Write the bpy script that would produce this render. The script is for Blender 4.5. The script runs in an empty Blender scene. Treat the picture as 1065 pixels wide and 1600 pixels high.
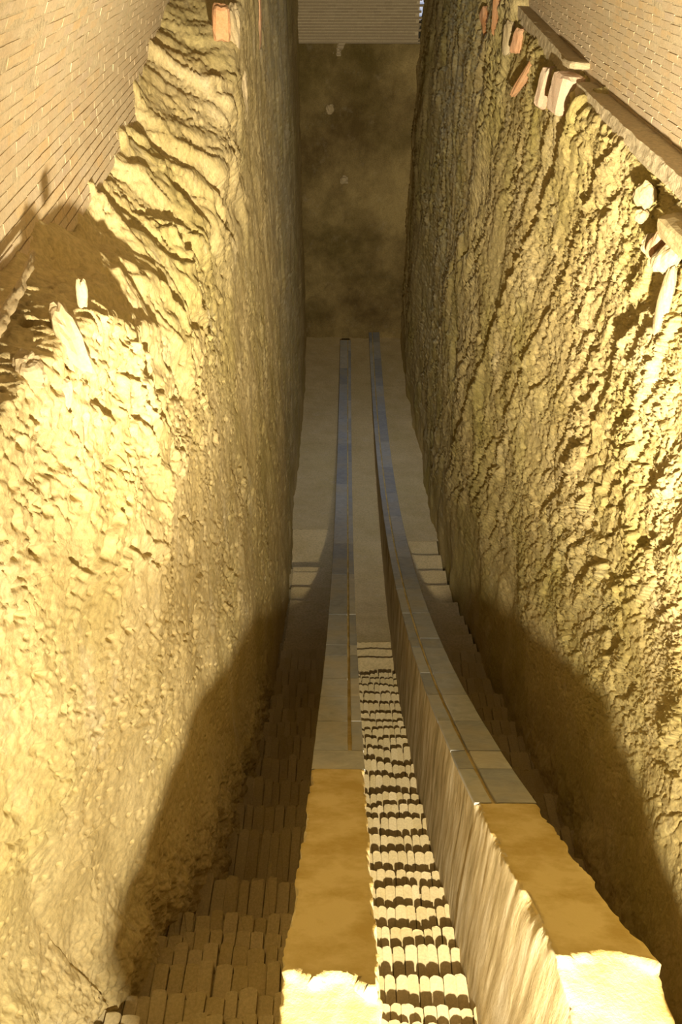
import bpy, math, random
import numpy as np
from mathutils import Vector, Matrix, Euler

# ------------------------------------------------------------------ camera, world, lights, exposure
sc = bpy.context.scene
COL = sc.collection
PITCH, YAW = 0.63947, -0.00786
cd = bpy.data.cameras.new('camera'); cam = bpy.data.objects.new('camera', cd); COL.objects.link(cam)
cam.location = (0, 0, 0)
cam.rotation_euler = (math.pi/2 - PITCH, 0, -YAW)
cd.sensor_fit = 'VERTICAL'; cd.sensor_height = 36.0; cd.lens = 36.0*1250/1600
cd.clip_start = 0.05; cd.clip_end = 200
sc.camera = cam
sc.view_settings.view_transform = 'Standard'; sc.view_settings.look = 'None'
sc.view_settings.gamma = 1.0; sc.view_settings.use_curve_mapping = False
sc.view_settings.exposure = 0.0

w = bpy.data.worlds.new('dim_hall'); sc.world = w; w.use_nodes = True
w.node_tree.nodes['Background'].inputs['Color'].default_value = (1.0, 0.78, 0.45, 1)
w.node_tree.nodes['Background'].inputs['Strength'].default_value = 0.022

def lamp(name, kind, loc, target, energy, color, **kw):
    ld = bpy.data.lights.new(name, kind); ld.energy = energy; ld.color = color
    for k, v in kw.items(): setattr(ld, k, v)
    o = bpy.data.objects.new(name, ld); COL.objects.link(o); o.location = loc
    o.rotation_euler = (Vector(target)-Vector(loc)).to_track_quat('-Z', 'Y').to_euler()
    return o
LAMP = (0.54, -0.66, -1.98)
WARM = (1.0, 0.87, 0.60)
lamp('floodlight', 'SPOT', LAMP, (1.7, 8, -3.2), 1750, WARM, shadow_soft_size=0.07, spot_size=math.radians(176), spot_blend=1.0)
lamp('fill_far_walls', 'SPOT', LAMP, (1.9, 16, -1.3), 10500, WARM, shadow_soft_size=0.07, spot_size=math.radians(70), spot_blend=1.0)  # added fill from the same spot, evens out falloff on upper and far walls
lamp('fill_steps', 'SPOT', LAMP, (0.52, 9, -9.9), 2400, WARM, shadow_soft_size=0.07, spot_size=math.radians(52), spot_blend=1.0)  # added fill aimed down the slot to brighten treads and inner faces
lamp('roof_light', 'AREA', (0.5, 19.5, 5.0), (0.5, 19.0, -14), 50, (0.78, 0.86, 1.0), shape='RECTANGLE', size=1.6, size_y=8.0, spread=math.radians(50))

# ------------------------------------------------------------------ numpy noise
def _hash(ix, iy, seed):
    h = (ix.astype(np.int64)*374761393 + iy.astype(np.int64)*668265263 + seed*974634777) & 0xFFFFFFFF
    h = ((h ^ (h >> 13))*1274126177) & 0xFFFFFFFF
    h = ((h ^ (h >> 16))*2246822519) & 0xFFFFFFFF
    return ((h ^ (h >> 15)) & 0xFFFFFF)/float(0x1000000)
def noise2(x, y, seed=0):
    x0 = np.floor(x); y0 = np.floor(y); fx = x-x0; fy = y-y0
    ux = fx*fx*fx*(fx*(fx*6-15)+10); uy = fy*fy*fy*(fy*(fy*6-15)+10)
    def g(dx, dy):
        a = _hash(x0+dx, y0+dy, seed)*2*np.pi
        return np.cos(a)*(fx-dx)+np.sin(a)*(fy-dy)
    n0 = g(0,0)*(1-ux)+g(1,0)*ux; n1 = g(0,1)*(1-ux)+g(1,1)*ux
    return (n0*(1-uy)+n1*uy)*1.5
def fbm(x, y, seed=0, oct=4, gain=.5):
    s = 0; a = 1; t = 0
    for k in range(oct):
        s = s+a*noise2(x*2**k+k*17.3, y*2**k-k*9.1, seed+k*31); t += a; a *= gain
    return s/t
def worley(x, y, seed=0):
    """f1, f2, random value of nearest cell, offset to its centre"""
    x0 = np.floor(x); y0 = np.floor(y)
    f1 = np.full_like(x, 9.); f2 = np.full_like(x, 9.); idv = np.zeros_like(x); ox = np.zeros_like(x); oy = np.zeros_like(x)
    for dx in (-1,0,1):
        for dy in (-1,0,1):
            cx = x0+dx; cy = y0+dy
            px = cx+_hash(cx,cy,seed)-x; py = cy+_hash(cx,cy,seed+7)-y
            d = np.hypot(px,py); near = d < f1
            f2 = np.where(near, f1, np.minimum(f2, d)); idv = np.where(near, _hash(cx,cy,seed+13), idv)
            ox = np.where(near, px, ox); oy = np.where(near, py, oy); f1 = np.where(near, d, f1)
    return f1, f2, idv, ox, oy
def sstep(a, b, x):
    t = np.clip((x-a)/(b-a), 0, 1); return t*t*(3-2*t)
def table(*pairs):
    xs = [p[0] for p in pairs]; ys = [p[1] for p in pairs]
    return lambda Y: np.interp(Y, xs, ys)

# ------------------------------------------------------------------ measured shape of the sextant
RAD, YC, ZC = 40.0, 28.0332, 26.5175
def zarc(Y): return ZC-np.sqrt(RAD*RAD-(YC-np.asarray(Y, float))**2)
dep_mid = table((0,1.75),(10,1.75),(13,1.6),(16.2,1.2),(24,.5),(28,.35),(31,.3))
dep_side = table((0,1.5),(9,1.5),(12,1.2),(15,1.0),(17,.9),(24,.5),(28,.35),(31,.3))
PX = [-0.255, 0.15, 0.89, 1.30]           # parapet faces
XL = table((-1,-2.2),(2.2,-1.78),(2.6,-1.55),(3.9,-1.24),(6,-1.2),(11.5,-1.19),(14.2,-1.26),(16.5,-1.43),(22,-1.47),(26,-1.53),(31,-1.68))
XR = table((-1,1.9),(2,2.02),(3.3,2.2),(5,2.4),(7,2.5),(9,2.48),(11.5,2.38),(13,2.3),(17,2.26),(22,2.33),(26,2.15),(31,2.2))
Y_END = 30.4

# ------------------------------------------------------------------ materials
def node_mat(name):
    m = bpy.data.materials.new(name); m.use_nodes = True
    nt = m.node_tree; b = nt.nodes['Principled BSDF']
    b.inputs['Specular IOR Level'].default_value = .25
    return m, nt, b
def ramp(nt, fac, stops):
    r = nt.nodes.new('ShaderNodeValToRGB'); e = r.color_ramp.elements
    while len(e) < len(stops): e.new(.5)
    for el, (p, c) in zip(e, stops): el.position = p; el.color = (*c, 1)
    nt.links.new(fac, r.inputs['Fac']); return r.outputs['Color']
def coords(nt, scale=(1,1,1), rot=(0,0,0)):
    tc = nt.nodes.new('ShaderNodeTexCoord'); mp = nt.nodes.new('ShaderNodeMapping')
    mp.inputs['Scale'].default_value = scale; mp.inputs['Rotation'].default_value = rot
    nt.links.new(tc.outputs['Object'], mp.inputs['Vector']); return mp.outputs['Vector']
def tnoise(nt, vec, scale, detail=6, rough=.6, dist=0.):
    n = nt.nodes.new('ShaderNodeTexNoise'); n.inputs['Scale'].default_value = scale; n.inputs['Detail'].default_value = detail
    n.inputs['Roughness'].default_value = rough; n.inputs['Distortion'].default_value = dist
    nt.links.new(vec, n.inputs['Vector']); return n.outputs['Fac']
def mix(nt, fac, a, b, mode='MIX'):
    m = nt.nodes.new('ShaderNodeMix'); m.data_type = 'RGBA'; m.blend_type = mode
    for sock, v in ((m.inputs[0], fac), (m.inputs[6], a), (m.inputs[7], b)):
        if isinstance(v, (int, float)): sock.default_value = v
        elif isinstance(v, tuple): sock.default_value = (*v, 1)
        else: nt.links.new(v, sock)
    return m.outputs[2]
def bump(nt, b, height, strength=.5, dist=.02, prev=None):
    n = nt.nodes.new('ShaderNodeBump'); n.inputs['Strength'].default_value = strength; n.inputs['Distance'].default_value = dist
    nt.links.new(height, n.inputs['Height'])
    if prev: nt.links.new(prev, n.inputs['Normal'])
    nt.links.new(n.outputs['Normal'], b.inputs['Normal']); return n.outputs['Normal']
def rand(nt): return nt.nodes.new('ShaderNodeObjectInfo').outputs['Random']

def earth(name, base, lite, white=.5, olive=.5, bmp=.6, streak=(1,1,1), rot=(0,0,0), spread=1.3, soft=1.):
    m, nt, b = node_mat(name); v = coords(nt)
    c = ramp(nt, tnoise(nt, v, spread, 8), [(.5-.2*soft, base), (.5+.2*soft, lite)])
    ol = ramp(nt, tnoise(nt, v, .45, 5), [(.45, (0,0,0)), (.7, (olive,)*3)])
    c = mix(nt, ol, c, (base[0]*.80, base[1]*.86, base[2]*.55))
    vs = coords(nt, streak, rot)
    wh = ramp(nt, tnoise(nt, vs, 2.2, 10, .72), [(.56, (0,0,0)), (.72, (white,)*3)])
    c = mix(nt, wh, c, (.72, .64, .50))
    sp = ramp(nt, tnoise(nt, v, 26, 5, .7), [(.3, (.72,.72,.72)), (.6, (1.06,1.06,1.06))])
    c = mix(nt, 1.0, c, sp, 'MULTIPLY')
    nt.links.new(c, b.inputs['Base Color']); b.inputs['Roughness'].default_value = .95
    n1 = bump(nt, b, tnoise(nt, v, 34, 6, .7), bmp, .02)
    bump(nt, b, tnoise(nt, vs, 9, 8, .65), bmp*.8, .04, n1)
    return m
M = {}
M['left'] = earth('loess_left', (.55,.43,.20), (.67,.55,.31), .5, .55, .42, (1,1,.45))
M['right'] = earth('loess_right', (.54,.42,.18), (.65,.53,.28), .32, .8, .6, (1,1,.5))
M['back'] = earth('loess_back', (.15,.10,.035), (.45,.34,.15), .15, .8, .8, spread=.42, soft=.7)  # same loess, albedo lowered: dimness of the far end is in the colour
M['floor'] = earth('packed_earth', (.56,.44,.23), (.68,.55,.32), .3, .2, .25)
M['core'] = earth('stair_earth', (.42,.33,.17), (.54,.43,.24), .2, .3, .4)
M['cap'] = earth('clay_plaster', (.58,.43,.19), (.66,.52,.28), .25, .2, .35, (1,1,.2))
def plaster():
    m, nt, b = node_mat('parapet_plaster'); v = coords(nt, (1,1,.12)); v2 = coords(nt)
    c = ramp(nt, tnoise(nt, v, 5.5, 8, .7), [(.34, (.26,.20,.09)), (.5, (.54,.44,.26)), (.66, (.76,.68,.52))])
    top = ramp(nt, tnoise(nt, v2, 3.0, 8, .65), [(.40, (.50,.36,.12)), (.60, (.66,.52,.25))])
    geo = nt.nodes.new('ShaderNodeNewGeometry'); sp = nt.nodes.new('ShaderNodeSeparateXYZ'); nt.links.new(geo.outputs['True Normal'], sp.inputs[0])
    up = ramp(nt, sp.outputs['Z'], [(.35, (0,0,0)), (.55, (1,1,1))])
    c = mix(nt, up, c, top)
    nt.links.new(c, b.inputs['Base Color']); b.inputs['Roughness'].default_value = .9
    n1 = bump(nt, b, tnoise(nt, v, 14, 8, .7), .5, .02)
    bump(nt, b, tnoise(nt, v2, 22, 6, .65), .35, .012, n1)
    return m
M['plaster'] = plaster()
def brick_mat(name, stops, smear=(.62,.52,.36), amt=.6, bmp=.5):
    m, nt, b = node_mat(name); v = coords(nt)
    c = ramp(nt, rand(nt), stops)
    tc = nt.nodes.new('ShaderNodeNewGeometry'); pos = tc.outputs['Position']
    sm = ramp(nt, tnoise(nt, pos, 3.5, 8, .65), [(.35, (0,0,0)), (.65, (amt,)*3)])
    c = mix(nt, sm, c, smear)
    g = ramp(nt, tnoise(nt, pos, 55, 4, .7), [(.3, (.78,.78,.78)), (.65, (1.05,1.05,1.05))])
    c = mix(nt, 1., c, g, 'MULTIPLY')
    nt.links.new(c, b.inputs['Base Color']); b.inputs['Roughness'].default_value = .92
    bump(nt, b, tnoise(nt, pos, 60, 5, .7), bmp, .006)
    return m
M['vault_brick'] = brick_mat('vault_brick', [(0,(.60,.45,.28)),(.35,(.66,.52,.34)),(.7,(.70,.50,.27)),(1,(.62,.49,.36))], (.72,.62,.45))
M['stair_brick'] = brick_mat('stair_brick', [(0,(.54,.43,.22)),(.5,(.60,.49,.27)),(1,(.68,.56,.34))], amt=.35)
M['end_brick'] = brick_mat('end_brick', [(0,(.36,.28,.18)),(1,(.44,.35,.23))], (.42,.34,.22), .5)
M['mortar'] = earth('mortar', (.60,.49,.32), (.68,.57,.39), .3, .1, .5)
M['red_brick'] = brick_mat('red_brick', [(0,(.50,.22,.08)),(.5,(.58,.27,.10)),(1,(.60,.34,.2))], (.6,.48,.34), .35)
M['pale_stone'] = brick_mat('pale_stone', [(0,(.48,.38,.23)),(1,(.55,.45,.29))], (.50,.38,.2), .6)
M['pink_stone'] = brick_mat('pink_stone', [(0,(.62,.42,.29)),(1,(.66,.46,.32))], (.62,.54,.42), .6)
def marble():
    m, nt, b = node_mat('grey_marble'); v = coords(nt)
    c = ramp(nt, rand(nt), [(0,(.28,.30,.34)),(.5,(.37,.39,.43)),(.85,(.45,.46,.47)),(1,(.52,.50,.46))])
    geo = nt.nodes.new('ShaderNodeNewGeometry').outputs['Position']
    vein = ramp(nt, tnoise(nt, geo, 5, 9, .7, 1.2), [(.3,(.72,.72,.72)),(.7,(1.15,1.13,1.1))])
    c = mix(nt, 1., c, vein, 'MULTIPLY')
    st = ramp(nt, tnoise(nt, geo, 1.4, 7, .65), [(.45,(0,0,0)),(.72,(.55,)*3)])
    c = mix(nt, st, c, (.50,.42,.26))
    nt.links.new(c, b.inputs['Base Color']); b.inputs['Roughness'].default_value = .55
    b.inputs['Specular IOR Level'].default_value = .4
    bump(nt, b, tnoise(nt, geo, 28, 6, .6), .2, .008)
    return m
M['marble'] = marble()
def glow():
    m, nt, b = node_mat('daylit_gap_glow')
    b.inputs['Base Color'].default_value = (.7,.75,.85,1)
    b.inputs['Emission Color'].default_value = (.62,.70,.95,1); b.inputs['Emission Strength'].default_value = .55  # emission replaces daylight falling on the gap behind the corner
    return m
M['gap_glow'] = glow()

# ------------------------------------------------------------------ object helpers
def mesh_np(name, V, Fq, mat, smooth=False):
    me = bpy.data.meshes.new(name); n = len(Fq); k = Fq.shape[1]
    me.vertices.add(len(V)); me.vertices.foreach_set('co', np.ascontiguousarray(V, dtype=np.float32).ravel())
    me.loops.add(n*k); me.loops.foreach_set('vertex_index', np.ascontiguousarray(Fq, dtype=np.int32).ravel())
    me.polygons.add(n); me.polygons.foreach_set('loop_start', np.arange(0, n*k, k, dtype=np.int32))
    me.update(calc_edges=True); me.validate()
    me.polygons.foreach_set('use_smooth', np.full(len(me.polygons), smooth)); me.materials.append(mat)
    return me
def link(name, me, parent=None, label=None, cat=None, group=None, kind=None):
    o = bpy.data.objects.new(name, me); COL.objects.link(o)
    if parent: o.parent = parent
    for k, v in (('label', label), ('category', cat), ('group', group), ('kind', kind)):
        if v: o[k] = v
    return o
def grid_faces(nu, nv, flip=False, closed=False):
    i = np.arange(nu-1)[:,None]; j = np.arange(nv if closed else nv-1)[None]
    a = i*nv+j; b = i*nv+(j+1) % nv; c = (i+1)*nv+(j+1) % nv; d = (i+1)*nv+j
    f = np.stack([a,b,c,d], -1).reshape(-1,4)
    return f[:, ::-1] if flip else f

# ------------------------------------------------------------------ hewn trench walls
def y_samples(n, y0, y1, c=1.0):
    a, b = (y0+c)**-.55, (y1+c)**-.55
    return np.linspace(a, b, n)**(-1/.55)-c
def rock(name, Ys, n1, n2, xb, zb, xt, zt, xj, zj, side, disp, mat, label):
    Y = Ys[:,None]
    wv = np.linspace(0, 1, n1)[None]
    zb_, zt_ = zb(Ys)[:,None], zt(Ys)[:,None]
    Z1 = zb_+(zt_-zb_)*wv; X1 = xb(Ys)[:,None]+(xt(Ys)-xb(Ys))[:,None]*wv**(1.5 if side < 0 else 4)
    s = np.linspace(0, 1, n2+1)[None, 1:]
    X2 = xt(Ys)[:,None]+(xj(Ys)-xt(Ys))[:,None]*s; Z2 = zt_+(zj(Ys)[:,None]-zt_)*s
    X = np.concatenate([X1, X2], 1); Z = np.concatenate([Z1, Z2], 1); Yf = np.broadcast_to(Y, X.shape)
    # soften the crest
    for _ in range(12):
        k = n1-1; lo, hi = max(1, k-n2//2), min(X.shape[1]-1, k+n2//2)
        X[:, lo:hi] = (X[:, lo-1:hi-1]+X[:, lo:hi]*2+X[:, lo+1:hi+1])/4; Z[:, lo:hi] = (Z[:, lo-1:hi-1]+Z[:, lo:hi]*2+Z[:, lo+1:hi+1])/4
    P = np.stack([X, Yf, Z], -1)
    du = np.gradient(P, axis=0); dv = np.gradient(P, axis=1)
    N = np.cross(du, dv); N /= np.linalg.norm(N, axis=-1, keepdims=True)+1e-9
    if side < 0: N *= np.sign(N[...,:1]+1e-9) if False else 1
    flip = (N[len(Ys)//2, n1//2, 0]*side) > 0     # must point to the trench: opposite of side
    if flip: N = -N
    arc = np.concatenate([np.cumsum(np.linalg.norm(np.diff(P, axis=1), axis=-1), 1)], 1)
    arc = np.concatenate([np.zeros((len(Ys),1)), arc], 1)+zb_       # height unrolled over the crest
    bank = np.concatenate([np.zeros((1,n1)), np.linspace(0,1,n2)[None]], 1)*np.ones((len(Ys),1))
    d = disp(Yf, arc, bank, Z)
    P = P+N*d[...,None]
    me = mesh_np(name, P.reshape(-1,3), grid_faces(len(Ys), n1+n2, flip), mat, True)
    return link(name, me, label=label, kind='structure')

def flakes(x, y, seed, n):
    h = fbm(x, y, seed, 5, .55)*n
    return saw(h)-.5+.25*noise2(x*1.3, y*1.3, seed+90)
def saw(t):
    f = t-np.floor(t); return np.where(f < .86, f/.86, (1-f)/.14)
def disp_left(Y, S, bank, Z):
    low = sstep(.2, 2.2, Z-(zarc(np.minimum(Y,28))-.8))              # smoother close to the stairs
    far = sstep(9, 15, Y)
    a = .73*Y-.68*S; b = .68*Y+.73*S
    d = .07*fbm(Y*.55, S*.5, 1, 3)+.035*fbm(Y*1.7, S*1.5, 2, 4)
    wob = fbm(a*.9, b*1.2, 3, 4)
    t = b*2.6+wob*2.2
    msk = sstep(-.05, .35, fbm(a*.6, b*1.1, 5, 3))
    d = d+.055*(saw(t)-.5)*msk*low*(1-far)
    t2 = b*8+fbm(a*1.8, b*2.5, 6, 3)*2.5
    d = d+.018*(saw(t2)-.5)*sstep(-.1,.3,fbm(a*1.3, b*2.0, 8, 3))*low*(1-.6*far)
    # flakes: thin plates with sharp broken edges
    rough = sstep(-.25, .25, fbm(Y*.7, S*.7, 9, 3))
    d = d+flakes(a*1.1, b*2.6, 11, 5)*.020*low*(.15+.85*rough)*(1-.4*far)
    d = d+flakes(a*2.6+3, b*5.5, 12, 5)*.005*(.2+.8*rough)
    f1, f2, idv, ox, oy = worley(a*5, b*11, 13)                       # pick marks and pocks
    d = d-.045*sstep(.36, .16, f1)*(idv > .80)*(.2+.8*low)*(.2+.8*rough)*(1-.5*far)
    f1, f2, idv, ox, oy = worley(a*11, b*20, 10)
    d = d-.022*sstep(.36, .16, f1)*(idv > .82)
    c = np.abs(fbm(a*.8, b*1.7, 44, 4)); d = d-.035*sstep(.035, .0, c)*sstep(.0,.3,fbm(a*.5, b*.5, 45, 2))*(.3+.7*low)
    d = d+far*(.05*fbm(Y*3.2, S*.5, 14, 4)+.02*fbm(Y*9, S*1.6, 15, 3))
    d = d+.008*fbm(Y*9, S*9, 16, 4)
    # eroded foot along the stairs
    foot = sstep(1.15, .2, Z-(zarc(np.minimum(Y,28))-dep_side(Y)))*(1-sstep(7.5,10,Y))
    d = d+foot*(.06+.22*(1-sstep(2.3,3.0,Y))+.20*fbm(Y*2.4, S*2.4, 17, 6, .62))
    up = sstep(.0, 1.6, Z-(-4.2+.0*Y))*sstep(3.8,4.6,Y)*(1-sstep(11,13,Y))
    rid = np.abs(fbm(a*.42, b*.95, 18, 3)); rid = (.28-rid).clip(0)*1.0
    d = d+up*(.40*rid-.03+.03*(saw(b*3.2+2.2*fbm(a*.8, b*1.1, 48, 3))-.5)+.05*fbm(a*2.0, b*3.4, 19, 3))
    # a hollow under an overhang
    d = d-.16*np.exp(-(((Y-3.75)/.10)**2+((S+2.42)/.045)**2))
    return d
def disp_right(Y, S, bank, Z):
    low = sstep(.0, 2.6, Z-(zarc(np.minimum(Y,28))-.9))
    near = 1-sstep(6.5, 10.5, Y); far = sstep(12, 18, Y)
    a = .55*Y-.83*S; b = .83*Y+.55*S
    d = .12*fbm(Y*.5, S*.45, 21, 3)+.05*fbm(Y*1.5, S*1.4, 22, 4)
    t = b*1.7+fbm(a*.45, b*.9, 23, 4)*2.0
    d = d+.10*(saw(t)-.5)*sstep(-.1,.3,fbm(a*.35, b*.8, 24, 3))*low*(1-.35*near)
    t2 = b*5.5+fbm(a*1.1, b*1.6, 25, 4)*2.6
    d = d+.045*(saw(t2)-.5)*sstep(-.25,.2,fbm(a*.8, b*1.4, 26, 3))*low*(1-.4*far)
    # broken blocks near the mouth of the trench
    wx = a*1.9+.35*fbm(a*2, b*2, 27, 3); wy = b*4.6+.35*fbm(a*2, b*2, 28, 3)
    f1, f2, idv, ox, oy = worley(wx, wy, 29)
    blk = (idv-.5)*.11+.07*ox*(idv-.4)+.09*oy*(idv-.6)-.05*sstep(.10, .01, f2-f1)
    m = (.25+.75*near)*low*sstep(-.35,.15,fbm(Y*.6,S*.6,30,3))
    d = d+m*blk
    rough = sstep(-.3, .2, fbm(Y*.8, S*.8, 47, 3))
    d = d+flakes(a*.9, b*3.4, 31, 7)*.040*low*(.4+.6*rough)*(1-.3*far)
    d = d+flakes(a*2.2+5, b*7, 32, 6)*.018*(.25+.75*low)*(.4+.6*rough)
    f1, f2, idv, ox, oy = worley(a*6, b*16, 33)
    d = d-.035*sstep(.36,.16,f1)*(idv > .80)*(.2+.8*low)
    d = d+far*(.05*fbm(Y*2.6, S*.4, 34, 4))+.010*fbm(Y*8, S*8, 35, 4)
    # long slanting fissures: the near lip stands proud of the far one
    for pts, h in ((((9.3,-1.6),(10.4,-3.0),(11.1,-3.9),(12.6,-6.2),(14.9,-10.2)), .11), (((10.2,-1.4),(10.7,-2.2),(11.5,-3.6)), .05), (((7.9,-1.7),(8.6,-2.7),(9.6,-4.2),(10.4,-6.0),(10.9,-7.6)), .07), (((5.8,-2.2),(6.6,-3.1),(7.0,-4.2),(7.6,-5.2)), .07)):
        zz = np.array([p[1] for p in pts])[::-1]; yy = np.array([p[0] for p in pts])[::-1]
        cy = np.interp(Z, zz, yy)+.10*fbm(Z*1.8, Z*0+h*50, 37, 4)
        q = (Y-cy); fade = sstep(pts[-1][1]-.6, pts[-1][1]+.3, Z)
        sg = 1/(1+np.exp(-q/.022)); d = d+fade*h*((1-sg)*np.exp(np.minimum(q,0)/.45)-sg*.6*np.exp(-np.maximum(q,0)/.25))
    foot = sstep(.7, .1, Z-(zarc(np.minimum(Y,28))-dep_side(Y)))*(1-sstep(6,9,Y))
    d = d+foot*(.05+.12*fbm(Y*2.4, S*2.4, 36, 4))
    return d
Ys = y_samples(920, .8, 30.9)
floor_bottom = lambda Y: zarc(np.minimum(Y,30))-dep_side(Y)-.45
wall_left = rock('wall_left', Ys, 560, 100, XL, floor_bottom,
     table((0,-1.33),(3,-1.33),(3.7,-1.27),(4.3,-1.29),(5,-1.34),(6.4,-1.42),(8.5,-1.46),(10.5,-1.46),(12,-1.46),(17,-1.5),(31,-1.66)),
     table((0,-1.5),(3,-1.55),(3.9,-1.62),(4.6,-2.1),(6.4,-2.7),(8.5,-2.6),(10.5,-1.9),(12,-1.3),(13,-.95),(15,.2),(31,.5)),
     lambda Y: -2.0-.07*(Y-4), table((0,-1.35),(4,-1.32),(6.4,-1.27),(8.5,-1.17),(11.5,-.83),(13.2,-.7),(15,.3),(31,.6)),
     -1, disp_left, M['left'], 'hewn yellow loess trench wall with pick marks and a sloping bank')
wall_right = rock('wall_right', Ys, 600, 30, XR, floor_bottom,
     table((0,2.2),(4,2.36),(6,2.42),(9,2.46),(14,2.46),(18,2.40),(24,2.62),(31,2.85)),
     table((0,-1.72),(5.6,-1.66),(9.2,-1.6),(9.8,-1.55),(13.8,-1.22),(15.5,.2),(31,.5)),
     lambda Y: 2.72+0*Y, table((0,-1.66),(5.6,-1.60),(9.2,-1.54),(9.8,-1.5),(13.8,-1.16),(15.5,.3),(31,.6)),
     1, disp_right, M['right'], 'hewn loess trench wall of broken slanting strata')
# end wall
def end_wall():
    nx, nz = 120, 240
    x = np.linspace(-2.0, 2.7, nx)[:,None]; z = np.linspace(-14.6, -3.35, nz)[None]
    X = x+0*z; Z = z+0*x
    Y = Y_END+.22*fbm(X*.6, Z*.45, 41, 5)+.12*fbm(X*2.2, Z*1.6, 42, 5)-.25*sstep(.7,-1.2,X+.15*(Z+9))*sstep(-13,-6,Z)*sstep(-3.3,-6,Z)
    Y = Y-.02*saw(X*.9+Z*.5+fbm(X*.8, Z*.8, 43, 3)*2)
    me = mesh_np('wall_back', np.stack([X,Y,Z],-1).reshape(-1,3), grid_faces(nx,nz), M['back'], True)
    return link('wall_back', me, label='dim brown loess end wall of the trench', kind='structure')
wall_back = end_wall()

# ------------------------------------------------------------------ floor beyond the steps
def strip(name, x0, x1, Y0, Y1, dep, mat, seed, label, amp=.02):
    n = int((Y1-Y0)/.06); m = 28
    Y = np.linspace(Y0, Y1, n)[:,None]; s = np.linspace(0,1,m)[None]
    X = x0(Y[:,0])[:,None]*(1-s)+x1(Y[:,0])[:,None]*s; Yf = Y+0*s
    Z = zarc(Yf)-dep(Yf)+amp*fbm(X*2.5, Yf*1.6, seed, 4)+.35*amp*fbm(X*1.2, Yf*9, seed+5, 3)
    me = mesh_np(name, np.stack([X,Yf,Z],-1).reshape(-1,3), grid_faces(n,m,True), mat, True)
    return link(name, me, label=label, kind='structure')
cst = lambda v: (lambda Y: v+0*Y)
strip('floor', cst(PX[1]-.05), cst(PX[2]+.05), 11.05, Y_END+.3, dep_mid, M['floor'], 51, 'smooth packed earth ramp between the two parapets')
strip('floor', lambda Y: XL(Y)-.2, cst(PX[0]+.05), 16.25, Y_END+.3, dep_side, M['floor'], 52, 'packed earth floor beyond the steps beside the left parapet')
strip('floor', cst(PX[3]-.05), lambda Y: XR(Y)+.2, 15.54, Y_END+.3, dep_side, M['floor'], 53, 'packed earth floor beyond the steps beside the right parapet')

# ------------------------------------------------------------------ stairways of bricks on edge
random.seed(5)
def brick_on_edge(k, mat, worn=.07):
    r = random.Random(k); wd = .5
    u = worn
    pts = [(-wd,0),(wd,0),(wd,1-u*(1+r.uniform(-.3,.3))),(wd*.74,1-u*r.uniform(.15,.5)),(wd*.2,1.0),(-wd*.35,1-u*r.uniform(-.1,.2)),(-wd*.82,1-u*r.uniform(.2,.6)),(-wd,1-u*(1+r.uniform(-.3,.4)))]
    n = len(pts); V = []
    for z, sh in ((-1, 1), (-.05, 1), (0, .975)):
        for x, y in pts: V.append((x*sh, (y-.5)*(.985 if sh < 1 else 1)+.5, z+(r.uniform(-.02,.02) if z == 0 else 0)))
    F = []
    me = bpy.data.meshes.new('brick')
    for q in (0, 1):
        for i in range(n): F.append((q*n+i, q*n+(i+1) % n, (q+1)*n+(i+1) % n, (q+1)*n+i))
    F.append(tuple(2*n+i for i in range(n))); F.append(tuple(reversed(range(n))))
    me.from_pydata(V, [], F); me.materials.append(mat); me.update()
    return me
BR = [brick_on_edge(k, M['stair_brick']) for k in range(9)]
BR_SQUARE = [brick_on_edge(k+20, M['stair_brick'], .06) for k in range(9)]
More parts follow.
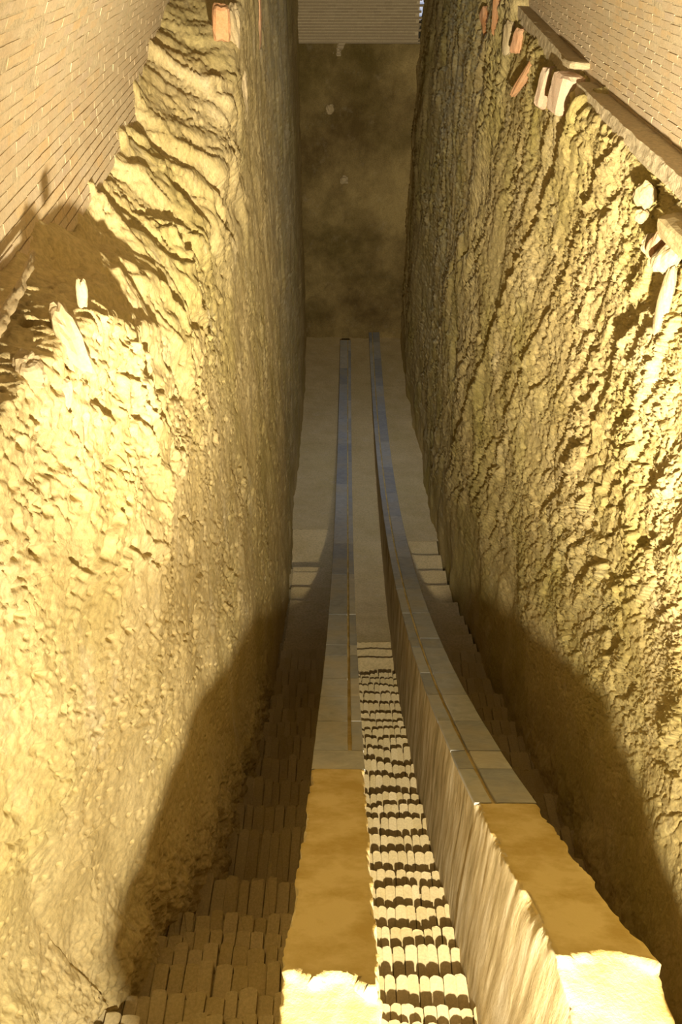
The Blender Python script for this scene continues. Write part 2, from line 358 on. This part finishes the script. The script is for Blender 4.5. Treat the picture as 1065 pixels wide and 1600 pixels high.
def stairway(label, xa, xb, nosings, y_first, dep, bw, seed, clay_from, wavy, kinds, gap=.0015, jit=.008):
    """a flight going down away from the camera; xa(Y), xb(Y) are its side limits"""
    rg = random.Random(seed)
    e = bpy.data.objects.new('brick_stairway', None); COL.objects.link(e)
    e.location = (float((xa(y_first)+xb(y_first))/2), y_first, float(zarc(y_first)-dep(y_first)))
    e['label'] = label; e['category'] = 'stairs'
    inv = Matrix.Translation(-Vector(e.location))
    # the earth body under the treads
    V = []; F = []; prev = y_first
    for Y in nosings:
        z = float(zarc(Y)-dep(Y))-.035; n = len(V)
        xl, xr = float(xa(Y))-(.12 if xa(Y) < -.9 else .01), float(xb(Y))+.01
        ye = Y-.05
        for (x, y) in ((xl,prev-.08),(xr,prev-.08),(xr,ye),(xl,ye)):
            V.append((x-e.location.x, y-e.location.y, z-e.location.z)); V.append((x-e.location.x, y-e.location.y, z-.8-e.location.z))
        F += [(n,n+2,n+4,n+6),(n+4,n+5,n+7,n+6),(n+1,n+7,n+5,n+3),(n,n+1,n+3,n+2),(n+2,n+3,n+5,n+4),(n+6,n+7,n+1,n)]
        prev = Y
    me = bpy.data.meshes.new('stair_core'); me.from_pydata(V, [], F); me.materials.append(M['core']); me.update()
    link('stair_core', me, e)
    prev = y_first
    for i, Y in enumerate(nosings):
        z = float(zarc(Y)-dep(Y)); nxt = nosings[i+1] if i+1 < len(nosings) else Y+(Y-prev)
        rise = max(.05, z-float(zarc(nxt)-dep(nxt)))
        xl, xr = float(xa(Y)), float(xb(Y)); L = Y-prev+.06
        if Y > clay_from:
            # a packed tread with a wavy lip
            nn = 26; vv = []; ff = []
            for k in range(nn+1):
                t = k/nn; x = xl+(xr-xl)*t
                yo = float(wavy(np.array(x), np.array(Y*1.0), i))+.012*math.sin(40*t+i*2)*rg.uniform(.2,1)
                th = min(rise+.02, .11)
                for (yy, zz) in ((prev-.05, .0), (Y+yo-.02, .004), (Y+yo, -.012), (Y+yo-.006, -th), (prev-.05, -th)):
                    vv.append((x-e.location.x, yy-e.location.y, z+zz-e.location.z))
                if k:
                    a = (k-1)*5; b = k*5
                    for q in range(4): ff.append((a+q, b+q, b+q+1, a+q+1))
            me = bpy.data.meshes.new('clay_tread'); me.from_pydata(vv, [], ff); me.materials.append(M['floor']); me.update()
            link('clay_tread', me, e)
        else:
            x = xl-.02
            while x < xr-.02:
                wd = rg.uniform(*bw); wd = min(wd, xr+.03-x)
                yo = float(wavy(np.array(x+wd/2), np.array(Y*1.0), i))+rg.uniform(-jit, jit)
                o = bpy.data.objects.new('brick', rg.choice(kinds)); COL.objects.link(o); o.parent = e
                o.location = (x+wd/2-e.location.x, prev-.06-e.location.y, z+rg.uniform(-.014,.008)*(2 if jit > .025 and Y < 3.3 else 1)-e.location.z)
                o.scale = (wd-(gap if Y < 3.3 else gap*.4), L+yo, rise+.04)
                o.rotation_euler = (rg.uniform(-.02,.02), 0, rg.uniform(-.03,.03))
                x += wd
        prev = Y
    return e
mid_wave = lambda x, Y, i: .045*noise2(x*2.2+i*1.7, Y*3.1+i*.37, 61)*(1.6 if 5.2 < Y < 7 or 9 < Y < 10.2 else .8)
side_wave = lambda x, Y, i: .03*noise2(x*2.2+i*2.7, Y*3.1, 62)
MID = [2.2,2.36,2.66,2.99,3.23,3.52,3.8,4.09,4.4,4.74,5.08,5.39,5.67,6.12,6.5,6.92,7.25,7.57,7.83,8.13,8.5,8.87,9.19,9.48,9.73,10.39,10.76,11.1]
stairway('narrow brick stairway descending between the two parapets, treads edged with dark shadows', cst(PX[1]), cst(PX[2]), MID, 1.85, dep_mid, (.068,.098), 1, 9.8, mid_wave, BR)
LEFT = [1.95,2.1,2.33,2.58,2.8,2.95,3.2,3.72,4.58,5.1,5.7,6.34,6.92,7.4,7.9,8.4,8.9,9.4,9.8,10.12,10.51,11.0,11.61,12.28,12.96,13.78,14.06,16.29]
stairway('broad brick stairway descending between the left parapet and the left rock wall', lambda Y: XL(np.maximum(Y, 2.25))+.05, cst(PX[0]), LEFT, 1.7, dep_side, (.085,.13), 2, 10.3, side_wave, BR_SQUARE, .006, .03)
RIGHT = [2.45,2.86,3.44,4.04,4.65,5.35,6.0,6.5,7.0,7.5,8.0,8.5,9.14,9.69,10.1,10.42,10.81,11.23,11.62,12.22,13.1,13.89,14.74,15.58]
stairway('shadowed brick stairway descending between the right parapet and the right rock wall', cst(PX[3]), lambda Y: XR(Y)-.02, RIGHT, 2.0, dep_side, (.1,.15), 3, 10.2, side_wave, BR_SQUARE, .006, .02)

# ------------------------------------------------------------------ parapets
def parapet(label, x0, x1, joints, groove, y_slab, y_land, y_end, seed, inner, first_full):
    e = bpy.data.objects.new('parapet', None); COL.objects.link(e)
    yb = .7; e.location = ((x0+x1)/2, yb, float(zarc(yb))-3.0)
    e['label'] = label; e['category'] = 'parapet'; e['group'] = 'curved parapets of the great arc'
    ox, oy, oz = e.location
    rs = np.random.RandomState(seed)
    Y = np.concatenate([np.arange(.5, 4.2, .022), np.arange(4.2, 10, .06), np.arange(10, y_end, .15), [y_end]])
    h = 2.35
    zl = float(zarc(y_land))
    # section: up the outer face, over the top, down the inner face
    prof = [(0, -h*t) for t in np.linspace(1, .0, 26)**1.4]+[(t, 0) for t in np.linspace(0,1,16)[1:-1]]+[(1, -h*t) for t in np.linspace(0, 1, 40)**1.4]
    pu = np.array([p[0] for p in prof])[None]; pv = np.array([p[1] for p in prof])[None]
    Yf = Y[:,None]+0*pu
    X = x0+(x1-x0)*pu+0*Yf
    ragged = y_land+.10*noise2(X*5, X*0+seed, seed)+.05*noise2(X*14, X*0+seed, seed+1)
    top = np.where(Yf < ragged, zl+.22*(y_land-Yf)-.03, zarc(Yf))
    slabbed = Yf > y_slab
    top = top-np.where(slabbed, .034, 0)
    Z = top+pv
    Z += (pv == 0)*(np.where(slabbed, 0, .012*fbm(X*3, Yf*2.5, seed+2, 4)))
    # worn arrises and streaked faces
    outw = np.where(pu == 0, -1., np.where(pu == 1, 1., 0.))
    edge = np.exp(-(-pv)/.05)*(pu*(1-pu) == 0)
    chip = np.maximum(0, fbm(Yf*2.3, pu*3+0*Yf, seed+3, 6, .75)+.12)*np.where(slabbed, .0, .085)
    X = X-outw*edge*chip
    Z = Z-edge*chip*.7
    face = (pv < 0)
    X = X+outw*face*(.007*fbm(Yf*13, pv*.7+0*Yf, seed+4, 4)+.014*fbm(Yf*1.1, pv*1.3+0*Yf, seed+5, 3))
    X = X-outw*face*np.where(slabbed & (pv < -.06), .006, 0)
    P = np.stack([X-ox, Yf-oy, Z-oz], -1)
    nv = pu.shape[1]
    F = grid_faces(len(Y), nv, True)
    me = mesh_np('parapet_body', P.reshape(-1,3), F, M['plaster'], True)
    link('parapet_body', me, e)
    # near and far end faces
    for q, fl in ((0, False), (len(Y)-1, True)):
        r = P[q]; me2 = bpy.data.meshes.new('end_face'); idx = list(range(nv))
        me2.from_pydata([tuple(v) for v in r], [], [idx[::-1] if fl else idx]); me2.materials.append(M['plaster']); me2.update()
        link('end_face', me2, e)
    # marble slabs in two rows either side of the engraved groove
    rg = random.Random(seed)
    ys = [y_slab]+[j for j in joints if y_slab+.1 < j < y_end]
    if ys[-1] < y_end-.3: ys.append(y_end-.1)
    for i in range(len(ys)-1):
        a, b = ys[i]+.004, ys[i+1]-.004
        gx = x0+(x1-x0)*groove; gw = .017
        rows = [(x0-.006, x1+.006)] if (first_full and i == 0) else [(x0-.006, gx-gw), (gx+gw, x1+.006)]
        for (xa, xb) in rows:
            n = max(2, int((b-a)/.3)+1); lift = rg.uniform(-.003,.004); vv = []; ff = []
            ja, jb = rg.uniform(-.01,.01), rg.uniform(-.01,.01)
            for k in range(n+1):
                yy = a+(b-a)*k/n; zz = float(zarc(yy))+lift; bev = .005
                xl_, xr_ = xa+rg.uniform(-.003,.003), xb+rg.uniform(-.003,.003)
                for (x, z) in ((xl_, zz-.034), (xl_, zz-bev), (xl_+bev, zz), (xr_-bev, zz), (xr_, zz-bev), (xr_, zz-.034)):
                    vv.append((x-ox, yy-oy, z-oz))
                if k:
                    p = (k-1)*6; q = k*6
                    for m in range(5): ff.append((p+m, p+m+1, q+m+1, q+m))
            ff += [tuple(range(5,-1,-1)), tuple(n*6+m for m in range(6))]
            me = bpy.data.meshes.new('marble_slab'); me.from_pydata(vv, [], ff); me.materials.append(M['marble']); me.update()
            link('marble_slab', me, e)
    return e
LJ = [3.78,4.18,4.9,5.63,6.24,7.12,7.55,8.98,10.28,11.21,13.16,15.03,17.47,19.2,20.69,21.64,22.77,24.29,25.72,27.1,28.59]
RJ = [3.81,4.19,4.93,5.71,6.46,7.48,7.87,9.07,10.38,12.31,13.7,15.05,16.81,18.8,20.87,22.79,23.44,24.64,25.52,26.29,27.95,29.3]
parapet('left curved parapet capped with grey marble slabs and a groove, near end broken clay', PX[0], PX[1], LJ, .73, 3.78, 1.45, 29.6, 71, 1, True)
parapet('right curved parapet capped with grey marble slabs, its streaked inner face lit', PX[2], PX[3], RJ, .32, 3.2, 1.58, 30.3, 87, 0, False)

# ------------------------------------------------------------------ brick walls above the trench
def box_variant(k, mat, lx, ly, lz, j):
    r = random.Random(k); me = bpy.data.meshes.new('brick')
    V = []
    for sx in (-1,1):
        for sy in (-1,1):
            for sz in (-1,1): V.append((sx*lx/2+r.uniform(-j,j), sy*ly/2+r.uniform(-j,j), sz*lz/2+r.uniform(-j,j)))
    F = [(0,1,3,2),(4,6,7,5),(0,4,5,1),(2,3,7,6),(0,2,6,4),(1,5,7,3)]
    me.from_pydata(V, [], F); me.materials.append(mat); me.update(); return me
def brick_wall(name, label, origin, direc, side, length, height, curve, mat, seed, bl=.25, bh=.053, gap=.013, thick=.12, parts=300, rise0=0.):
    """origin: foot of the near end; direc: along; the wall leans over the trench by curve*z*z; side -1 left, 1 right"""
    rg = random.Random(seed)
    t = Vector(direc).normalized(); n = Vector((0,0,1)).cross(t).normalized()      # points left of t
    if side < 0: n = -n                                                           # towards the trench
    O = Vector(origin)
    # mortar bed as a solid
    nz = 26; ny = 40; V = []; Fq = []
    pts = []
    for i in range(ny+1):
        for k in range(nz+1):
            z = height*k/nz-.3; zz = max(z, 0)
            p = O+t*(length*i/ny)+n*(curve*zz*zz-.007+.003*math.sin(i*1.7+k*2.3))+Vector((0,0,z)); pts.append(p)
    back = [p-n*.3 for p in pts]
    V = [tuple(p) for p in pts+back]; N = len(pts)
    def idx(i,k): return i*(nz+1)+k
    for i in range(ny):
        for k in range(nz):
            Fq.append((idx(i,k), idx(i+1,k), idx(i+1,k+1), idx(i,k+1))); Fq.append((N+idx(i,k), N+idx(i,k+1), N+idx(i+1,k+1), N+idx(i+1,k)))
    for i in range(ny): Fq.append((idx(i,nz), idx(i+1,nz), N+idx(i+1,nz), N+idx(i,nz)))
    for k in range(nz):
        Fq.append((idx(0,k), idx(0,k+1), N+idx(0,k+1), N+idx(0,k))); Fq.append((idx(ny,k), N+idx(ny,k), N+idx(ny,k+1), idx(ny,k+1)))
    me = bpy.data.meshes.new(name); me.from_pydata(V, [], Fq); me.materials.append(M['mortar']); me.update()
    wobj = link(name, me, label=label, kind='structure')
    variants = [box_variant(seed*10+k, mat, bl, thick, bh, .0022) for k in range(6)]
    spots = []; z = -.28; row = 0
    while z < height-.4:
        zz = max(z,0); slope = 2*curve*zz
        s = -rg.uniform(0, bl)+(bl/2 if row % 2 else 0)
        while s < length:
            p = O+t*(s+bl/2)+n*(curve*zz*zz-thick/2+rg.uniform(-.0008,.0008))+Vector((0,0,z+bh/2))
            spots.append((p.length, p, math.atan(slope))); s += bl+gap*rg.uniform(.02,.12)
        z += (bh+gap)*math.cos(math.atan(slope)); row += 1
    # the bricks that show largest are parts of their own
    F_ = Vector((-.0063,.8024,-.5968)); R_ = Vector((.99997,.00786,0)); D_ = Vector((.0047,-.5967,-.8024))
    def seen(p):
        d = p.dot(F_); 
        if d < .3: return False
        return -40 < 532+1250*p.dot(R_)/d < 1105 and -60 < 800+1250*p.dot(D_)/d < 1650
    vis = sorted([s for s in spots if seen(s[1])], key=lambda s: s[0]); rest = vis[parts:]+[s for s in spots if not seen(s[1])]
    ang = math.atan2(t.y, t.x)
    def mat_of(p, lean):
        r = Matrix.Rotation(ang, 4, 'Z') @ Matrix.Rotation(lean*(1 if side < 0 else -1), 4, 'X')
        return Matrix.Translation(p) @ r @ Matrix.Rotation(rg.uniform(-.004,.004), 4, 'Y')
    for d, p, lean in vis[:parts]:
        o = bpy.data.objects.new('brick', rg.choice(variants)); COL.objects.link(o); o.parent = wobj
        o.matrix_local = mat_of(p, lean)
    V = []; Fq = []
    for d, p, lean in rest:
        m = mat_of(p, lean); b = len(V); v = rg.choice(variants)
        V += [tuple(m @ q.co) for q in v.vertices]; Fq += [tuple(b+i for i in f.vertices) for f in v.polygons]
    if V:
        me = bpy.data.meshes.new('far_bricks'); me.from_pydata(V, [], Fq); me.materials.append(mat); me.update()
        link('far_bricks', me, wobj, kind='stuff')
    return wobj
brick_wall('wall_left_upper', 'pale brick vault wall rising above the left rock bank', (-1.62,2.4,-1.42), (-.078,1,.0), -1, 13.5, 2.2, .26, M['vault_brick'], 3)
brick_wall('wall_right_upper', 'pale brick vault wall rising behind the right stone ledge', (2.60,3.0,-1.62), (.006,1,.028), 1, 15, 2.4, .10, M['vault_brick'], 4)
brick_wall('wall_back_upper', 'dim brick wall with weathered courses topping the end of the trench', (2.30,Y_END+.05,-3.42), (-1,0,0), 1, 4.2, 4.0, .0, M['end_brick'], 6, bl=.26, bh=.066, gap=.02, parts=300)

# glowing panel added for the daylit gap past the end wall corner
def slab_box(name, lo, hi, mat, parent=None, **kw):
    (a,b,c),(d,e_,f) = lo, hi
    V = [(x,y,z) for x in (a,d) for y in (b,e_) for z in (c,f)]
    F = [(0,1,3,2),(4,6,7,5),(0,4,5,1),(2,3,7,6),(0,2,6,4),(1,5,7,3)]
    me = bpy.data.meshes.new(name); me.from_pydata(V, [], F); me.materials.append(mat); me.update()
    return link(name, me, parent, **kw)
gap_panel = slab_box('daylit_gap_panel', (2.2,31.3,-2.75), (3.6,31.36,-.3), M['gap_glow'], label='pale glowing panel standing in for the daylit gap past the end wall corner', kind='structure')
slab_box('gap_panel_sill', (2.1,31.28,-2.95), (3.7,31.4,-2.75), M['end_brick'], gap_panel)  # invented sill under the glowing panel

# ------------------------------------------------------------------ right stone ledge
def ledge(name, pts, width, thick, seed, label):
    """pts: (X front, Y, Z top); rough cast curb"""
    n = 130; ys = np.linspace(pts[0][1], pts[-1][1], n)
    fx = np.interp(ys, [p[1] for p in pts], [p[0] for p in pts]); fz = np.interp(ys, [p[1] for p in pts], [p[2] for p in pts])
    th = np.interp(ys, [pts[0][1], pts[-1][1]], thick)
    sec = [(1.0,-1.0),(0,-1.0),(0,-.75),(0,-.5),(0,-.25),(0,0),(.05,.0),(.3,0),(.6,0),(1.0,0)]
    V = np.zeros((n, len(sec), 3))
    for k, (a, b) in enumerate(sec):
        rough = .018*fbm(ys*5, np.full(n, k*1.3), seed, 4)
        V[:,k,0] = fx+a*width+(rough if a < .2 else 0)
        V[:,k,1] = ys
        V[:,k,2] = fz+b*th+.010*fbm(ys*6, np.full(n, k*2.1), seed+3, 3)
    F = list(map(tuple, grid_faces(n, len(sec), True, True)))
    F += [tuple(range(len(sec))), tuple((n-1)*len(sec)+i for i in reversed(range(len(sec))))]
    me = bpy.data.meshes.new(name); me.from_pydata([tuple(v) for v in V.reshape(-1,3)], [], F); me.materials.append(M['mortar']); me.update()
    return link(name, me, label=label, kind='structure')
ledge('trim_1', [(2.36,4.2,-1.58),(2.40,5.6,-1.52),(2.44,9.0,-1.44),(2.45,9.65,-1.42)], .30, (.12,.15), 101, 'rough curb ledge running along the foot of the right brick wall')
ledge('trim_2', [(2.46,10.2,-1.30),(2.46,10.4,-1.28),(2.50,13.9,-1.06),(2.5,16,-.9)], .30, (.24,.30), 105, 'deeper upper curb ledge beyond the pink stone pier')

# ------------------------------------------------------------------ loose stones and brick fragments
def chunk(name, loc, size, rot, mat, label, cat, seed, rough=.18, sub=3, group=None, power=2.6):
    rs = np.random.RandomState(seed)
    n = 14; m = 20; V = []
    for i in range(n+1):
        th = math.pi*i/n
        for j in range(m):
            ph = 2*math.pi*j/m
            d = np.array([math.sin(th)*math.cos(ph), math.sin(th)*math.sin(ph), math.cos(th)])
            r = (np.abs(d)**power).sum()**(-1/power)          # squarish solid
            nz_ = float(fbm(np.array([d[0]*1.3+d[2]*.7+seed]), np.array([d[1]*1.3-d[2]*.9]), seed, 3)[0])
            V.append(d*r*(1+rough*nz_)*np.array(size)/2)
    V = np.array(V); F = [tuple(f) for f in grid_faces(n+1, m, False, True)]
    me = bpy.data.meshes.new(name); me.from_pydata([tuple(v) for v in V], [], F); me.materials.append(mat); me.update()
    me.polygons.foreach_set('use_smooth', [False]*len(me.polygons))
    o = link(name, me, label=label, cat=cat, group=group); o.location = loc; o.rotation_euler = rot
    return o
chunk('stone_pier', (2.42,9.95,-1.58), (.28,.36,.40), (.1,.05,.2), M['pink_stone'], 'squared pink stone pier jutting where the right ledge steps up', 'stone', 3, .06, power=9)
chunk('flat_stone', (2.56,10.12,-1.31), (.30,.36,.08), (0,.05,.1), M['pale_stone'], 'flat pale stone lying on the ledge joint behind the pink pier', 'stone', 4, .12, power=6)
chunk('red_stone', (2.40,10.85,-1.66), (.20,.16,.44), (.15,.1,.3), M['pink_stone'], 'pinkish broken stone wedged beyond the pink pier under the upper ledge', 'stone', 8, .18, power=6)
chunk('brick_fragment', (2.40,12.2,-1.70), (.10,.10,.80), (.75,.05,.3), M['red_brick'], 'long thin leaning sliver of orange brick below the upper ledge', 'brick', 12, .3, power=5)
chunk('brick_fragment', (2.42,13.2,-1.42), (.12,.16,.30), (.1,.1,.5), M['red_brick'], 'short orange brick stub set upright under the upper ledge', 'brick', 13, .25, power=6)
chunk('brick_fragment', (2.42,15.05,-1.25), (.16,.24,.58), (-.15,.1,.6), M['red_brick'], 'largest orange brick slab at the far top of the right wall', 'brick', 14, .25, power=6)
chunk('brick_fragment', (2.40,16.3,-1.45), (.16,.46,.2), (.7,.0,.2), M['red_brick'], 'slanting orange brick beyond the largest brick slab, far top right', 'brick', 15, .3, power=5)
chunk('rubble_stone', (2.41,13.9,-1.46), (.14,.22,.44), (-.3,.1,.3), M['pale_stone'], 'pale upright stone between the orange bricks of the right wall', 'stone', 16, .3, power=4)
chunk('rubble_stone', (2.36,6.62,-1.77), (.15,.19,.17), (.4,.3,.2), M['pale_stone'], 'rounded pale stone lodged under the near end of the right ledge', 'stone', 17, .5)
chunk('rubble_stone', (2.35,6.56,-1.92), (.10,.09,.10), (.2,.1,.7), M['pale_stone'], 'small pale stone directly below the rounded stone under the right ledge', 'stone', 18, .5)
chunk('rubble_stone', (2.33,6.20,-2.02), (.12,.13,.14), (.2,.5,.1), M['pale_stone'], 'white angular stone beside the dark hollow under the right ledge', 'stone', 19, .6)
chunk('rubble_stone', (2.30,5.72,-1.97), (.14,.18,.22), (.5,.3,.2), M['pale_stone'], 'bright white lump of stone in the right wall above the leaning stone rod', 'stone', 20, .5, power=3)
chunk('stone_rod', (2.29,5.55,-2.22), (.09,.10,.44), (-.25,.1,.1), M['pale_stone'], 'long leaning rod of pale stone standing out of the right wall', 'stone', 21, .4, power=3)
chunk('brick_fragment', (2.32,6.0,-1.96), (.12,.12,.20), (.3,.2,.2), M['red_brick'], 'orange brick lump beside the bright white stone of the right wall', 'brick', 22, .3, power=4)
chunk('earth_block', (2.40,5.55,-1.80), (.34,.80,.16), (.05,.1,.1), M['core'], 'brown flat earth block on the near shelf of the right wall', 'stone', 23, .2, power=5)
chunk('stone_shard', (-1.31,3.52,-1.62), (.12,.20,.34), (-.1,-.1,.5), M['pale_stone'], 'tall pale stone shard standing on the left shelf edge', 'stone', 31, .5, power=4)
chunk('stone_shard', (-1.28,3.72,-1.46), (.05,.05,.13), (-.15,.1,.2), M['pale_stone'], 'small finger of stone rising beside the tall pale shard', 'stone', 32, .4, power=3)
chunk('rubble_stone', (-1.36,3.10,-1.56), (.12,.16,.13), (.2,.1,.3), M['pale_stone'], 'bright lump of rubble on the near left shelf edge', 'stone', 33, .7)
chunk('rubble_stone', (-1.34,3.32,-1.80), (.10,.12,.2), (.1,.3,.6), M['pale_stone'], 'bright rubble stone below the left shelf edge beside the shard', 'stone', 34, .7)
chunk('brick_fragment', (-1.33,3.45,-1.97), (.05,.07,.34), (-.62,.05,.2), M['red_brick'], 'thin orange sliver sticking to the left wall below the pale shard', 'brick', 35, .3, power=4)
chunk('brick_fragment', (-1.50,11.0,-1.0), (.2,.28,.36), (.1,.05,.2), M['red_brick'], 'orange brick block at the top of the left wall beside a dark gap', 'brick', 36, .2, power=7)
chunk('rubble_stone', (-1.50,12.0,-1.18), (.18,.36,.5), (.2,.1,.2), M['pale_stone'], 'pale stone next to the orange block at the top of the left wall', 'stone', 37, .45, power=4)
chunk('brick_fragment', (-1.50,15.2,-1.4), (.16,.25,.8), (.1,.05,.1), M['red_brick'], 'tall rusty brick strip far along the top of the left wall', 'brick', 38, .3, power=5)
chunk('rubble_stone', (-1.50,12.5,-1.95), (.16,.4,.6), (.3,.0,.2), M['pale_stone'], 'whitish boulder bulging from the upper left wall', 'stone', 39, .5, power=3)
chunk('rubble_stone', (-.62,30.25,-5.3), (.24,.2,.3), (.3,.0,.2), M['pale_stone'], 'upper pale stone embedded in the dim end wall', 'stone', 40, .6, power=3)
chunk('rubble_stone', (-.12,30.25,-7.6), (.26,.2,.26), (.3,.0,.2), M['pale_stone'], 'lower pale stone embedded in the middle of the dim end wall', 'stone', 41, .6, power=3)
def ridge():
    n, m = 60, 12; V = np.zeros((n, m, 3)); s = np.linspace(0,1,n)
    cx = -1.50+.02*s-.14*s*s; cy = 2.85+1.25*s; wid = .035*(1-.6*s)*(1+.5*fbm(s*9, s*0+.4, 5, 3)); hh = .055*(1-.55*s)
    for k in range(m):
        a = math.pi*k/(m-1); q = fbm(s*16, s*0+k*.9, 7, 3)
        V[:,k,0] = cx+wid*math.cos(a)*(1+.8*q); V[:,k,1] = cy+.03*q; V[:,k,2] = -1.44+.04*s+hh*math.sin(a)*(1+.6*q)
    me = mesh_np('plaster_ridge', V.reshape(-1,3), grid_faces(n,m), M['pale_stone'], True)
    link('plaster_ridge', me, label='bright crumbling ridge of plaster lying along the left shelf', cat='plaster')
ridge()
